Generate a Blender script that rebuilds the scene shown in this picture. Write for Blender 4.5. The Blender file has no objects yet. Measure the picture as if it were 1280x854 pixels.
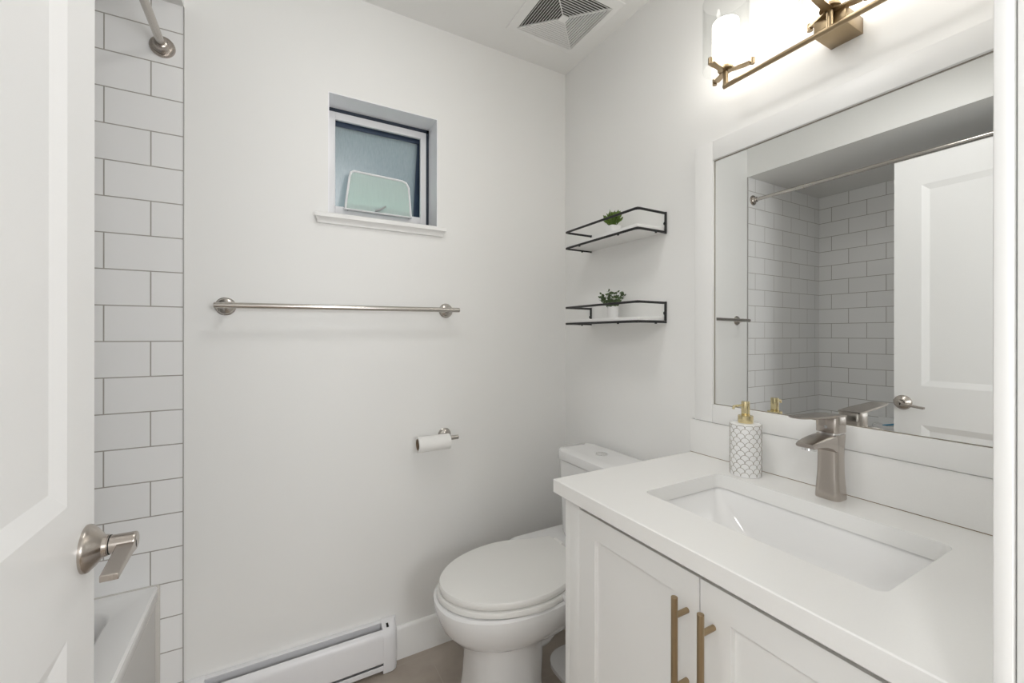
import bpy, bmesh, math, random
from mathutils import Vector, Matrix, Quaternion
from math import pi, sin, cos, radians
random.seed(7)
S = bpy.context.scene
C = S.collection

# ------------------------------------------------------------------ camera
CZ = 1.2054
F = 531.33
cam_d = bpy.data.cameras.new('camera')
cam = bpy.data.objects.new('camera', cam_d); C.objects.link(cam)
cam_d.sensor_width = 36.0
cam_d.lens = 36.0 * F / 1280.0
cam_d.shift_y = -(427.0 - 418.6) / 1280.0
cam_d.clip_start = 0.02
cam.matrix_world = (Matrix.Translation((0, 0, CZ)) @ Matrix.Rotation(-0.5089, 4, 'Z')
                    @ Matrix.Rotation(pi / 2, 4, 'X') @ Matrix.Rotation(0.0012, 4, 'Z'))
S.camera = cam

# ------------------------------------------------------------------ world, lights, exposure
w = bpy.data.worlds.new('world'); S.world = w; w.use_nodes = True
wb = w.node_tree.nodes['Background']
wb.inputs[0].default_value = (0.93, 0.97, 1.0, 1); wb.inputs[1].default_value = 4.0
S.view_settings.view_transform = 'Standard'
S.view_settings.look = 'None'
S.view_settings.gamma = 1.0
S.view_settings.use_curve_mapping = False
S.view_settings.exposure = -0.06
S.cycles.diffuse_bounces = 10
S.cycles.max_bounces = 16

def area_light(name, loc, target, size, power, col, shape='DISK'):
    d = bpy.data.lights.new(name, 'AREA'); d.shape = shape; d.size = size
    d.energy = power; d.color = col
    o = bpy.data.objects.new(name, d); C.objects.link(o); o.location = loc
    o.rotation_euler = (Vector(target) - Vector(loc)).to_track_quat('-Z', 'Y').to_euler()
    return o
area_light('hallway_ceiling_lamp', (-0.95, -0.62, 2.33), (0.3, 0.5, 0.7), 0.30, 11.5, (1.0, 0.985, 0.965))
area_light('hallway_fill', (0.53, -1.20, 1.40), (0.25, 1.6, 1.1), 0.7, 18.5, (0.97, 0.985, 1.0))  # unseen fill light added to brighten the room through the doorway
area_light('ceiling_fill', (0.30, 0.72, 2.39), (0.30, 0.72, 0.0), 0.26, 3.5, (1.0, 0.985, 0.965))  # unseen fill light added overhead to even out room and tub alcove
BULB = 11.0

# ------------------------------------------------------------------ materials
def mat(name, col, rough=0.5, metal=0.0, spec=0.5, coat=0.0, bump=0.0, bscale=80, vary=0.0, vscale=6, emit=None, aniso=None):
    m = bpy.data.materials.new(name); m.use_nodes = True
    nt = m.node_tree; b = nt.nodes['Principled BSDF']
    b.inputs['Base Color'].default_value = (*col, 1)
    b.inputs['Roughness'].default_value = rough
    b.inputs['Metallic'].default_value = metal
    b.inputs['Specular IOR Level'].default_value = spec
    b.inputs['Coat Weight'].default_value = coat
    tc = nt.nodes.new('ShaderNodeTexCoord')
    if vary > 0:
        n = nt.nodes.new('ShaderNodeTexNoise'); n.inputs['Scale'].default_value = vscale
        n.inputs['Detail'].default_value = 4
        nt.links.new(tc.outputs['Object'], n.inputs['Vector'])
        mp = nt.nodes.new('ShaderNodeMapRange')
        mp.inputs['To Min'].default_value = 1 - vary; mp.inputs['To Max'].default_value = 1 + vary
        nt.links.new(n.outputs['Fac'], mp.inputs['Value'])
        hs = nt.nodes.new('ShaderNodeHueSaturation'); hs.inputs['Color'].default_value = (*col, 1)
        nt.links.new(mp.outputs['Result'], hs.inputs['Value'])
        nt.links.new(hs.outputs['Color'], b.inputs['Base Color'])
    if bump > 0:
        n = nt.nodes.new('ShaderNodeTexNoise'); n.inputs['Scale'].default_value = bscale
        n.inputs['Detail'].default_value = 3
        if aniso:
            mg = nt.nodes.new('ShaderNodeMapping'); mg.inputs['Scale'].default_value = aniso
            nt.links.new(tc.outputs['Object'], mg.inputs['Vector']); nt.links.new(mg.outputs['Vector'], n.inputs['Vector'])
        else:
            nt.links.new(tc.outputs['Object'], n.inputs['Vector'])
        bp = nt.nodes.new('ShaderNodeBump'); bp.inputs['Strength'].default_value = bump
        bp.inputs['Distance'].default_value = 0.002
        nt.links.new(n.outputs['Fac'], bp.inputs['Height']); nt.links.new(bp.outputs['Normal'], b.inputs['Normal'])
    return m

def emission(name, col, strength):
    m = bpy.data.materials.new(name); m.use_nodes = True
    nt = m.node_tree; nt.nodes.clear()
    e = nt.nodes.new('ShaderNodeEmission'); e.inputs[0].default_value = (*col, 1); e.inputs[1].default_value = strength
    o = nt.nodes.new('ShaderNodeOutputMaterial'); nt.links.new(e.outputs[0], o.inputs[0])
    return m

def tile_mat(name, axis, off, zoff):
    """white subway tile, half bond, 8 x 4 inch; axis 'x' or 'y' runs along the courses"""
    m = mat(name, (0.74, 0.74, 0.74), 0.10, spec=0.5)
    nt = m.node_tree; b = nt.nodes['Principled BSDF']
    tc = nt.nodes.new('ShaderNodeTexCoord'); sp = nt.nodes.new('ShaderNodeSeparateXYZ')
    nt.links.new(tc.outputs['Object'], sp.inputs[0])
    def add(sock, v):
        a = nt.nodes.new('ShaderNodeMath'); a.operation = 'ADD'; a.inputs[1].default_value = v
        nt.links.new(sock, a.inputs[0]); return a.outputs[0]
    cb = nt.nodes.new('ShaderNodeCombineXYZ')
    nt.links.new(add(sp.outputs['X' if axis == 'x' else 'Y'], off), cb.inputs[0])
    nt.links.new(add(sp.outputs['Z'], zoff), cb.inputs[1])
    br = nt.nodes.new('ShaderNodeTexBrick')
    br.offset = 0.5; br.offset_frequency = 2; br.squash = 1.0
    br.inputs['Color1'].default_value = (0.88, 0.88, 0.882, 1)
    br.inputs['Color2'].default_value = (0.85, 0.85, 0.85, 1)
    br.inputs['Mortar'].default_value = (0.38, 0.36, 0.33, 1)
    br.inputs['Scale'].default_value = 1.0
    br.inputs['Mortar Size'].default_value = 0.0017
    br.inputs['Mortar Smooth'].default_value = 0.15
    br.inputs['Bias'].default_value = 0.0
    br.inputs['Brick Width'].default_value = 0.2032
    br.inputs['Row Height'].default_value = 0.1016
    nt.links.new(cb.outputs[0], br.inputs['Vector'])
    nt.links.new(br.outputs['Color'], b.inputs['Base Color'])
    bp = nt.nodes.new('ShaderNodeBump'); bp.inputs['Strength'].default_value = 0.5; bp.inputs['Distance'].default_value = 0.001
    bp.invert = True
    nt.links.new(br.outputs['Fac'], bp.inputs['Height']); nt.links.new(bp.outputs['Normal'], b.inputs['Normal'])
    mr = nt.nodes.new('ShaderNodeMapRange'); mr.inputs['To Min'].default_value = 0.12; mr.inputs['To Max'].default_value = 0.8
    nt.links.new(br.outputs['Fac'], mr.inputs['Value']); nt.links.new(mr.outputs['Result'], b.inputs['Roughness'])
    return m

def floor_mat():
    m = mat('floor_tile', (0.24, 0.20, 0.17), 0.40)
    nt = m.node_tree; b = nt.nodes['Principled BSDF']
    tc = nt.nodes.new('ShaderNodeTexCoord')
    mg = nt.nodes.new('ShaderNodeMapping'); mg.inputs['Location'].default_value = (0.1, -1.5525 + 0.305 * 10, 0)
    nt.links.new(tc.outputs['Object'], mg.inputs['Vector'])
    br = nt.nodes.new('ShaderNodeTexBrick'); br.offset = 0.5
    br.inputs['Scale'].default_value = 1; br.inputs['Mortar Size'].default_value = 0.0016
    br.inputs['Mortar Smooth'].default_value = 0.2
    br.inputs['Brick Width'].default_value = 0.61; br.inputs['Row Height'].default_value = 0.305
    br.inputs['Mortar'].default_value = (0.42, 0.37, 0.32, 1)
    nt.links.new(mg.outputs['Vector'], br.inputs['Vector'])
    n = nt.nodes.new('ShaderNodeTexNoise'); n.inputs['Scale'].default_value = 7; n.inputs['Detail'].default_value = 7
    nt.links.new(tc.outputs['Object'], n.inputs['Vector'])
    cr = nt.nodes.new('ShaderNodeValToRGB')
    cr.color_ramp.elements[0].position = 0.3; cr.color_ramp.elements[0].color = (0.33, 0.28, 0.235, 1)
    cr.color_ramp.elements[1].position = 0.7; cr.color_ramp.elements[1].color = (0.45, 0.395, 0.34, 1)
    nt.links.new(n.outputs['Fac'], cr.inputs[0])
    nt.links.new(cr.outputs[0], br.inputs['Color1']); nt.links.new(cr.outputs[0], br.inputs['Color2'])
    nt.links.new(br.outputs['Color'], b.inputs['Base Color'])
    return m

def clear_glass():
    m = bpy.data.materials.new('clear_glass'); m.use_nodes = True
    nt = m.node_tree; nt.nodes.clear()
    t = nt.nodes.new('ShaderNodeBsdfTransparent'); t.inputs[0].default_value = (0.965, 0.968, 0.965, 1)
    g = nt.nodes.new('ShaderNodeBsdfGlossy'); g.inputs['Roughness'].default_value = 0.03
    lw = nt.nodes.new('ShaderNodeLayerWeight'); lw.inputs['Blend'].default_value = 0.5
    pw = nt.nodes.new('ShaderNodeMath'); pw.operation = 'POWER'; pw.inputs[1].default_value = 5.0
    nt.links.new(lw.outputs['Facing'], pw.inputs[0])
    fr = nt.nodes.new('ShaderNodeMapRange'); fr.inputs['To Min'].default_value = 0.03; fr.inputs['To Max'].default_value = 0.45
    nt.links.new(pw.outputs[0], fr.inputs['Value'])
    mx = nt.nodes.new('ShaderNodeMixShader'); o = nt.nodes.new('ShaderNodeOutputMaterial')
    nt.links.new(fr.outputs[0], mx.inputs[0]); nt.links.new(t.outputs[0], mx.inputs[1]); nt.links.new(g.outputs[0], mx.inputs[2])
    nt.links.new(mx.outputs[0], o.inputs[0])
    return m

def frosted_glass(name, col, rain=True, clear=0.0, dif=0.0):
    m = bpy.data.materials.new(name); m.use_nodes = True
    nt = m.node_tree; nt.nodes.clear()
    tr = nt.nodes.new('ShaderNodeBsdfTranslucent'); tr.inputs[0].default_value = (*col, 1)
    g = nt.nodes.new('ShaderNodeBsdfGlossy'); g.inputs['Roughness'].default_value = 0.25
    mx = nt.nodes.new('ShaderNodeMixShader'); mx.inputs[0].default_value = 0.07
    if dif:
        g = nt.nodes.new('ShaderNodeBsdfDiffuse'); g.inputs[0].default_value = (*col, 1); mx.inputs[0].default_value = dif
    o = nt.nodes.new('ShaderNodeOutputMaterial')
    nt.links.new(tr.outputs[0], mx.inputs[1]); nt.links.new(g.outputs[0], mx.inputs[2])
    tp_ = nt.nodes.new('ShaderNodeBsdfTransparent'); m2 = nt.nodes.new('ShaderNodeMixShader'); m2.inputs[0].default_value = clear
    nt.links.new(mx.outputs[0], m2.inputs[1]); nt.links.new(tp_.outputs[0], m2.inputs[2]); nt.links.new(m2.outputs[0], o.inputs[0])
    if rain:   # fine vertical ribs of the obscure glass
        tc = nt.nodes.new('ShaderNodeTexCoord'); mg = nt.nodes.new('ShaderNodeMapping')
        mg.inputs['Scale'].default_value = (240, 240, 12)
        nt.links.new(tc.outputs['Object'], mg.inputs['Vector'])
        n = nt.nodes.new('ShaderNodeTexNoise'); n.inputs['Scale'].default_value = 1; n.inputs['Detail'].default_value = 2
        nt.links.new(mg.outputs['Vector'], n.inputs['Vector'])
        cr = nt.nodes.new('ShaderNodeMix'); cr.data_type = 'RGBA'
        cr.inputs[6].default_value = (col[0] * .80, col[1] * .82, col[2] * .84, 1)
        cr.inputs[7].default_value = (min(1, col[0] * 1.12), min(1, col[1] * 1.1), min(1, col[2] * 1.1), 1)
        nt.links.new(n.outputs['Fac'], cr.inputs[0]); nt.links.new(cr.outputs[2], tr.inputs[0])
        bp = nt.nodes.new('ShaderNodeBump'); bp.inputs['Strength'].default_value = 0.5; bp.inputs['Distance'].default_value = 0.001
        nt.links.new(n.outputs['Fac'], bp.inputs['Height']); nt.links.new(bp.outputs['Normal'], g.inputs['Normal'])
    return m

M = dict(
    wall=mat('wall_paint', (0.85, 0.85, 0.84), 0.55, bump=0.04, bscale=220),
    ceil=mat('ceiling_paint', (0.85, 0.85, 0.84), 0.7, bump=0.04, bscale=200),
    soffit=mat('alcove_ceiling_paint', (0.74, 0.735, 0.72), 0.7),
    trim=mat('white_trim_paint', (0.86, 0.86, 0.852), 0.35),
    door=mat('white_door_paint', (0.90, 0.90, 0.903), 0.32),
    cab=mat('cabinet_paint', (0.86, 0.86, 0.85), 0.35),
    gap_shade=mat('painted_gap_shade', (0.09, 0.085, 0.08), 0.8),  # near-black colour stands in for shade in gaps and behind the grille
    quartz=mat('white_quartz', (0.88, 0.877, 0.865), 0.16, vary=0.015, vscale=300),
    ceramic=mat('white_ceramic', (0.88, 0.88, 0.88), 0.08, coat=0.4),
    china=mat('toilet_china', (0.82, 0.82, 0.822), 0.10, coat=0.3),
    seat=mat('toilet_seat_plastic', (0.82, 0.815, 0.795), 0.28),
    acrylic=mat('tub_acrylic', (0.88, 0.88, 0.88), 0.12, coat=0.3),
    nickel=mat('brushed_nickel', (0.50, 0.455, 0.415), 0.25, 1.0, bump=0.12, bscale=1, aniso=(900, 900, 60)),
    nickel_s=mat('satin_nickel', (0.54, 0.51, 0.475), 0.24, 1.0),
    chrome=mat('polished_chrome', (0.80, 0.80, 0.80), 0.06, 1.0),
    brass=mat('brushed_brass', (0.40, 0.305, 0.19), 0.34, 1.0, bump=0.1, bscale=400),
    gold=mat('pale_gold', (0.72, 0.62, 0.38), 0.24, 1.0),
    goldline=mat('grey_gold_line', (0.30, 0.27, 0.22), 0.4),
    black=mat('black_wire', (0.012, 0.012, 0.013), 0.45),
    navy=mat('dark_navy_gasket', (0.02, 0.03, 0.05), 0.5),
    navy2=mat('navy_outer_frame', (0.035, 0.06, 0.11), 0.5),
    shelf=mat('white_shelf_board', (0.82, 0.82, 0.81), 0.4),
    pot=mat('white_pot', (0.84, 0.84, 0.84), 0.35),
    leaf1=mat('bright_leaf', (0.12, 0.20, 0.035), 0.45, vary=0.5, vscale=90),
    leaf2=mat('dark_leaf', (0.075, 0.12, 0.045), 0.45, vary=0.5, vscale=90),
    soil=mat('potting_soil', (0.04, 0.03, 0.02), 0.9),
    plastic=mat('white_window_plastic', (0.84, 0.84, 0.86), 0.3),
    lining=mat('reveal_white', (0.90, 0.90, 0.93), 0.4),
    heater=mat('heater_enamel', (0.82, 0.82, 0.84), 0.3),
    fin=mat('heater_fins', (0.45, 0.45, 0.46), 0.4, 0.8),
    paper=mat('toilet_paper', (0.88, 0.875, 0.86), 0.9, bump=0.2, bscale=500),
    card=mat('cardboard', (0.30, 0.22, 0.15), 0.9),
    caulk=mat('white_caulk', (0.62, 0.60, 0.57), 0.6),
    edge=mat('grey_tile_edge', (0.42, 0.41, 0.40), 0.4),
    blue=mat('blue_plastic', (0.10, 0.35, 0.55), 0.3),
    dark=mat('dark_void', (0.01, 0.01, 0.01), 0.9),
    mirror=mat('mirror_silver', (0.86, 0.87, 0.86), 0.0, 1.0),
    floor=floor_mat(),
    hall=mat('hall_floor_wood', (0.30, 0.23, 0.16), 0.4, vary=0.2, vscale=3),
    ext=mat('outdoor_ground', (0.50, 0.80, 0.60), 0.9),
    fence=mat('outdoor_siding', (0.30, 0.36, 0.42), 0.8),
    glass=clear_glass(),
    pane=frosted_glass('obscure_pane', (0.285, 0.305, 0.315)),
    pane2=frosted_glass('wicket_screen', (0.76, 0.86, 0.82), True, 0.35, 0.6),
    bulb=emission('lit_frosted_tube', (1.0, 0.955, 0.89), BULB),
    tile_b=tile_mat('tile_end', 'x', 0.2126, -2.0995 + 0.1016 * 30),
    tile_l=tile_mat('tile_side', 'y', -1.5083, -2.0995 + 0.1016 * 30),
)

# ------------------------------------------------------------------ mesh helpers (all in world coordinates)
def NB(): return bmesh.new()

def box(bm, x0, x1, y0, y1, z0, z1, bev=0.0, seg=2, mi=0):
    r = bmesh.ops.create_cube(bm, size=1.0)
    vs = r['verts']
    for v in vs:
        v.co = Vector(((x0 + x1) / 2 + v.co.x * (x1 - x0), (y0 + y1) / 2 + v.co.y * (y1 - y0), (z0 + z1) / 2 + v.co.z * (z1 - z0)))
    fs = list({f for v in vs for f in v.link_faces})
    for f in fs: f.material_index = mi
    if bev > 0:
        es = list({e for v in vs for e in v.link_edges})
        bmesh.ops.bevel(bm, geom=es, offset=bev, segments=seg, affect='EDGES', profile=0.5)
    return bm

def frame_for(d):
    d = Vector(d).normalized()
    a = Vector((0, 0, 1)) if abs(d.z) < 0.9 else Vector((1, 0, 0))
    u = d.cross(a).normalized(); v = d.cross(u).normalized()
    return u, v

def tube(bm, pts, r, n=16, cap=True, mi=0, closed=False):
    pts = [Vector(p) for p in pts]; rings = []
    N = len(pts)
    rr = r if isinstance(r, (list, tuple)) else [r] * N
    u = None
    for i, p in enumerate(pts):
        if closed: d = (pts[(i + 1) % N] - pts[i - 1])
        elif i == 0: d = pts[1] - p
        elif i == N - 1: d = p - pts[i - 1]
        else: d = (pts[i + 1] - p).normalized() + (p - pts[i - 1]).normalized()
        d.normalize()
        if u is None: u, v = frame_for(d)
        else:
            u = (u - d * u.dot(d)).normalized(); v = d.cross(u)
        k = 1.0
        if 0 < i < N - 1 and not closed:
            c_ = max(0.5, ((pts[i + 1] - p).normalized().dot(d))); k = 1 / c_
        rings.append([bm.verts.new(p + (u * cos(2 * pi * j / n) + v * sin(2 * pi * j / n)) * rr[i] * (k if k < 1.5 else 1.5)) for j in range(n)])
    M_ = N if closed else N - 1
    for i in range(M_):
        a = rings[i]; b = rings[(i + 1) % N]
        for j in range(n):
            f = bm.faces.new((a[j], a[(j + 1) % n], b[(j + 1) % n], b[j])); f.smooth = True; f.material_index = mi
    if cap and not closed:
        for q in (rings[0], rings[-1]):
            f = bm.faces.new(q); f.material_index = mi
    return bm

def lathe(bm, prof, org, axis=(0, 0, 1), n=48, mi=0, cap0=True, cap1=True, smooth=True):
    """prof: list of (radius, distance along axis)"""
    axis = Vector(axis).normalized(); u, v = frame_for(axis); org = Vector(org); rings = []
    for r, h in prof:
        if r < 1e-6: rings.append([bm.verts.new(org + axis * h)])
        else: rings.append([bm.verts.new(org + axis * h + (u * cos(2 * pi * j / n) + v * sin(2 * pi * j / n)) * r) for j in range(n)])
    for a, b in zip(rings, rings[1:]):
        for j in range(n):
            if len(a) == 1 and len(b) == 1: continue
            if len(a) == 1: f = bm.faces.new((a[0], b[(j + 1) % n], b[j]))
            elif len(b) == 1: f = bm.faces.new((a[j], a[(j + 1) % n], b[0]))
            else: f = bm.faces.new((a[j], a[(j + 1) % n], b[(j + 1) % n], b[j]))
            f.smooth = smooth; f.material_index = mi
    if cap0 and len(rings[0]) > 1: bm.faces.new(rings[0]).material_index = mi
    if cap1 and len(rings[-1]) > 1: bm.faces.new(rings[-1]).material_index = mi
    return bm

def loft(bm, rings, cap0=True, cap1=True, smooth=True, mi=0, closed=True):
    R = [[bm.verts.new(Vector(p)) for p in r] for r in rings]
    n = len(R[0])
    for a, b in zip(R, R[1:]):
        for j in range(n if closed else n - 1):
            f = bm.faces.new((a[j], a[(j + 1) % n], b[(j + 1) % n], b[j])); f.smooth = smooth; f.material_index = mi
    if cap0: bm.faces.new(R[0]).material_index = mi
    if cap1: bm.faces.new(R[-1]).material_index = mi
    return bm

def rrect(cx, cy, hx, hy, r, z, n=6):
    """rounded rectangle ring in plan"""
    pts = []
    for (sx, sy, a0) in ((1, 1, 0), (-1, 1, 90), (-1, -1, 180), (1, -1, 270)):
        for k in range(n + 1):
            a = radians(a0 + 90 * k / n)
            pts.append((cx + sx * (hx - r) + r * cos(a), cy + sy * (hy - r) + r * sin(a), z))
    return pts

def prism_x(bm, prof, x0, x1, mi=0):
    """extrude a (y, z) outline along x"""
    return loft(bm, [[(x0, y, z) for y, z in prof], [(x1, y, z) for y, z in prof]], smooth=False, mi=mi)

def prism_y(bm, prof, y0, y1, mi=0):
    return loft(bm, [[(x, y0, z) for x, z in prof], [(x, y1, z) for x, z in prof]], smooth=False, mi=mi)

def world_base(o):
    b = Vector((0, 0, 0))
    while o is not None: b = b + Vector(o.location); o = o.parent
    return b

def obj(name, bm, mats, parent=None, base=None, bevel=0.0, seg=2, auto=True, subsurf=0, sharp=38):
    me = bpy.data.meshes.new(name)
    off = world_base(parent)
    if base is not None: off = off + Vector(base)
    bmesh.ops.recalc_face_normals(bm, faces=bm.faces[:])
    bmesh.ops.translate(bm, verts=bm.verts[:], vec=-off)
    bm.to_mesh(me); bm.free()
    o = bpy.data.objects.new(name, me); C.objects.link(o)
    if base is not None: o.location = base
    for m in (mats if isinstance(mats, (list, tuple)) else [mats]): me.materials.append(m)
    if parent: o.parent = parent
    if bevel > 0:
        md = o.modifiers.new('bevel', 'BEVEL'); md.width = bevel; md.segments = seg; md.limit_method = 'ANGLE'; md.angle_limit = radians(35)
    if subsurf:
        md = o.modifiers.new('sub', 'SUBSURF'); md.levels = subsurf; md.render_levels = subsurf
    if auto:
        me.shade_smooth()
        me.set_sharp_from_angle(angle=radians(sharp))
        if bevel > 0:
            wn = o.modifiers.new('wn', 'WEIGHTED_NORMAL'); wn.keep_sharp = True
    return o

def tag(o, label, cat, group=None):
    o['label'] = label; o['category'] = cat
    if group: o['group'] = group
    return o

def thing(name, label, cat, loc, group=None):
    o = bpy.data.objects.new(name, None); C.objects.link(o); o.location = loc
    o.empty_display_size = 0.05
    return tag(o, label, cat, group)

def struct(name, bm, m, **k):
    o = obj(name, bm, m, **k)
    if not k.get('parent'): o['kind'] = 'structure'
    return o

# ------------------------------------------------------------------ room shell
YB, XW, XM, XL, XT = 1.5913, 1.1686, 1.1586, -1.0835, -0.2383
YF0, YF1 = 0.0, 0.10           # the front wall with the doorway the picture is taken from
H, HS = 2.4023, 2.183          # room ceiling, alcove ceiling
DX0, DX1, DH = -0.28, 0.533, 2.045

bm = NB(); box(bm, XL - .1, XW + .1, -.02, YB + .22, -.08, 0); struct('floor', bm, M['floor'])
bm = NB(); box(bm, XL - .1, XW + .1, YF0, YB + .22, H, H + .1); struct('ceiling', bm, M['ceil'])
# back wall with the window hole
WX0, WX1, WZ0, WZ1 = 0.160, 0.5545, 1.622, 2.046
bm = NB()
Y2 = YB + .20
box(bm, XL - .1, WX0, YB, Y2, 0, H); box(bm, WX1, XW + .1, YB, Y2, 0, H)
box(bm, WX0, WX1, YB, Y2, 0, WZ0); box(bm, WX0, WX1, YB, Y2, WZ1, H)
struct('wall_back', bm, M['wall'])
bm = NB(); box(bm, XW, XW + .1, YF0, YB, 0, H); struct('wall_right', bm, M['wall'])
bm = NB(); box(bm, XL - .1, XL - .008, YF0, YB, 0, H); struct('wall_left', bm, M['wall'])
bm = NB()
box(bm, XL - .1, DX0 - .03, YF0, YF1, 0, H); box(bm, DX1 + .02, XW, YF0, YF1, 0, H)
box(bm, DX0 - .03, DX1 + .02, YF0, YF1, DH + .02, H)
struct('wall_front', bm, M['wall'])
# tub alcove: header, lowered ceiling, tiled faces
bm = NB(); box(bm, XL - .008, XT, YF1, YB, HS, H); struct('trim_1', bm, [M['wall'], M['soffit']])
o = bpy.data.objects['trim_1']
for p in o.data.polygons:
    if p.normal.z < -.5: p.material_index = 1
bm = NB(); box(bm, XL, XT - .0012, YB - .006, YB, 0, HS); struct('wall_back_tile', bm, M['tile_b'])
bm = NB(); box(bm, XT - .0012, XT + .001, YB - .0075, YB, 0, HS); struct('trim_2', bm, M['edge'])
bm = NB(); box(bm, XL - .008, XL, YF1, YB - .006, 0, HS); struct('wall_left_tile', bm, M['tile_l'])
bm = NB(); box(bm, XL, XT - .0012, YF1, YF1 + .006, 0, HS); struct('wall_front_tile', bm, M['tile_b'])
# baseboard on the back wall between heater and right wall
def base_prof(): return [(YB, 0), (YB - .012, 0), (YB - .012, .108), (YB - .009, .116), (YB - .004, .120), (YB, .120)]
bm = NB(); prism_x(bm, base_prof(), .395, XW); struct('baseboard_back', bm, M['trim'])
bm = NB(); box(bm, XW - .012, XW, .925, YB - .012, 0, .118, .003); struct('baseboard_right', bm, M['trim'])
# door frame: jambs, stop and casing
bm = NB()
box(bm, DX1, DX1 + .02, YF0, .1030, 0, DH + .02, .0015)
box(bm, DX0 - .03, DX0 - .002, YF0, .1030, 0, DH + .02, .0015)
box(bm, DX0 - .002, DX1, YF0, .1030, DH, DH + .02, .0015)
struct('trim_3', bm, M['trim'])
bm = NB()
box(bm, DX1 - .002, DX1 + .065, .1042, .1165, 0, DH + .08, .003)
struct('trim_4', bm, M['trim'])
# hallway behind the doorway
bm = NB(); box(bm, -2.6, 2.2, -1.6, -.02, -.08, 0); struct('floor_hallway', bm, M['hall'])
bm = NB(); box(bm, -2.6, 2.2, -1.6, 0, H, H + .1); struct('ceiling_hallway', bm, M['ceil'])
bm = NB(); box(bm, -2.6, 2.2, -1.7, -1.6, 0, H); struct('wall_hallway', bm, M['wall'])
bm = NB(); box(bm, 2.2, 2.3, -1.7, 0, 0, H); box(bm, -2.7, -2.6, -1.7, 0, 0, 0.9); box(bm, -2.7, -2.6, -1.7, 0, 2.1, H)
box(bm, -2.6, XL - .1, 0, .1, 0, H); box(bm, XW + .1, 2.3, 0, .1, 0, H)
struct('wall_hallway_end', bm, M['wall'])

# ------------------------------------------------------------------ window
YW = YB + .10
win = bpy.data.objects.new('window_1', None); C.objects.link(win); win.location = (WX0, YB, WZ0); win['kind'] = 'structure'
bm = NB()   # white reveal lining
box(bm, WX1 - .003, WX1, YB, YW + .06, WZ0, WZ1); box(bm, WX0, WX0 + .003, YB, YW + .06, WZ0, WZ1)
box(bm, WX0 + .003, WX1 - .003, YB, YW + .06, WZ1 - .003, WZ1)
obj('reveal_lining', bm, M['lining'], win)
bm = NB()   # dark gasket frame
box(bm, WX0 + .003, WX1 - .003, YW + .001, YW + .03, WZ1 - .016, WZ1 - .003)
box(bm, WX1 - .014, WX1 - .003, YW + .001, YW + .03, WZ0 + .01, WZ1 - .003)
box(bm, WX1 - .03, WX1 - .006, YW + .016, YW + .03, WZ0 + .01, WZ1 - .006)
box(bm, WX0 + .006, WX1 - .006, YW + .016, YW + .03, WZ1 - .03, WZ1 - .006)
obj('window_gasket', bm, M['navy'], win)
gx0, gx1, gz0, gz1 = .1945, .5170, 1.682, 2.0030
bm = NB()   # white sash frame
box(bm, WX0 + .003, gx0, YW, YW + .014, WZ0, 2.030, .0015); box(bm, gx1, .5405, YW, YW + .014, WZ0, 2.030, .0015)
box(bm, gx0, gx1, YW, YW + .014, gz1, 2.030, .0015); box(bm, gx0, gx1, YW, YW + .014, WZ0, gz0, .0015)
obj('sash_frame', bm, M['plastic'], win)
# outer awning sash, hinged at the top, pushed open at the bottom
bm = NB()
def tilt_panel(bm, x0, x1, z0, z1, y_top, y_bot, th):
    for (a, b) in ((0, 0),):
        vs = []
        for (x, z) in ((x0, z0), (x1, z0), (x1, z1), (x0, z1)):
            t = (z1 - z) / (z1 - z0); y = y_top + (y_bot - y_top) * t
            vs.append((x, y, z))
        loft(bm, [vs, [(x, y + th, z) for x, y, z in vs]], smooth=False)
tilt_panel(bm, gx0 - .03, gx1 - .004, 1.66, gz1 - .008, YW + .035, YW + .10, .004)
obj('obscure_pane', bm, M['pane'], win)
bm = NB()
tilt_panel(bm, gx1 - .004, gx1 + .035, 1.64, gz1 + .02, YW + .032, YW + .098, .018)
tilt_panel(bm, gx0 - .05, gx1 + .02, gz1 - .010, gz1 + .02, YW + .030, YW + .034, .018)
obj('outer_sash', bm, M['navy2'], win)
# small wicket frame in the lower part of the sash
wk = [(.4735, 1.671), (.4660, 1.790), (.4560, 1.808), (.440, 1.814), (.2600, 1.820), (.2490, 1.814), (.2430, 1.795), (.2270, 1.671)]
bm = NB(); pts = [(x, YW - .006 + (1.82 - z) * -.06, z) for x, z in wk]
tube(bm, pts + [pts[0]], .0042, 8, cap=False)
obj('wicket_frame', bm, M['plastic'], win)
bm = NB(); loft(bm, [[(x, y, z) for x, y, z in pts], [(x, y + .002, z) for x, y, z in pts]], smooth=False)
obj('wicket_screen', bm, M['pane2'], win)
bm = NB(); tube(bm, [(.335, YW - .02, 1.678), (.352, YW - .024, 1.684), (.372, YW - .028, 1.698)], [.004, .0035, .003], 8)
for x in (.236, .4655): lathe(bm, [(.0036, 0), (.0036, .004), (0, .005)], (x, YW - .012, 1.669), (0, -1, 0), 12)
obj('wicket_latch', bm, M['fin'], win)
# sill board with moulded apron
bm = NB()
box(bm, WX0, WX1, YB - .001, YW + .06, WZ0 - .012, WZ0, 0)
prof = [(YB, 1.588), (YB - .011, 1.588), (YB - .013, 1.596), (YB - .020, 1.604), (YB - .026, 1.607), (YB - .026, 1.619), (YB - .023, 1.622), (YB, 1.622)]
loft(bm, [[(.131 - (YB - y) * .55, y, z) for y, z in prof], [(.568 + (YB - y) * .55, y, z) for y, z in prof]], smooth=False)
obj('window_sill', bm, M['trim'], win)
# outside, seen only as light through the obscure glass: a pale ground and a wall opposite
bm = NB(); box(bm, -3, 5, YB + .5, YB + 4.6, .2, .3); struct('ground_outside', bm, M['ext'])

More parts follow.
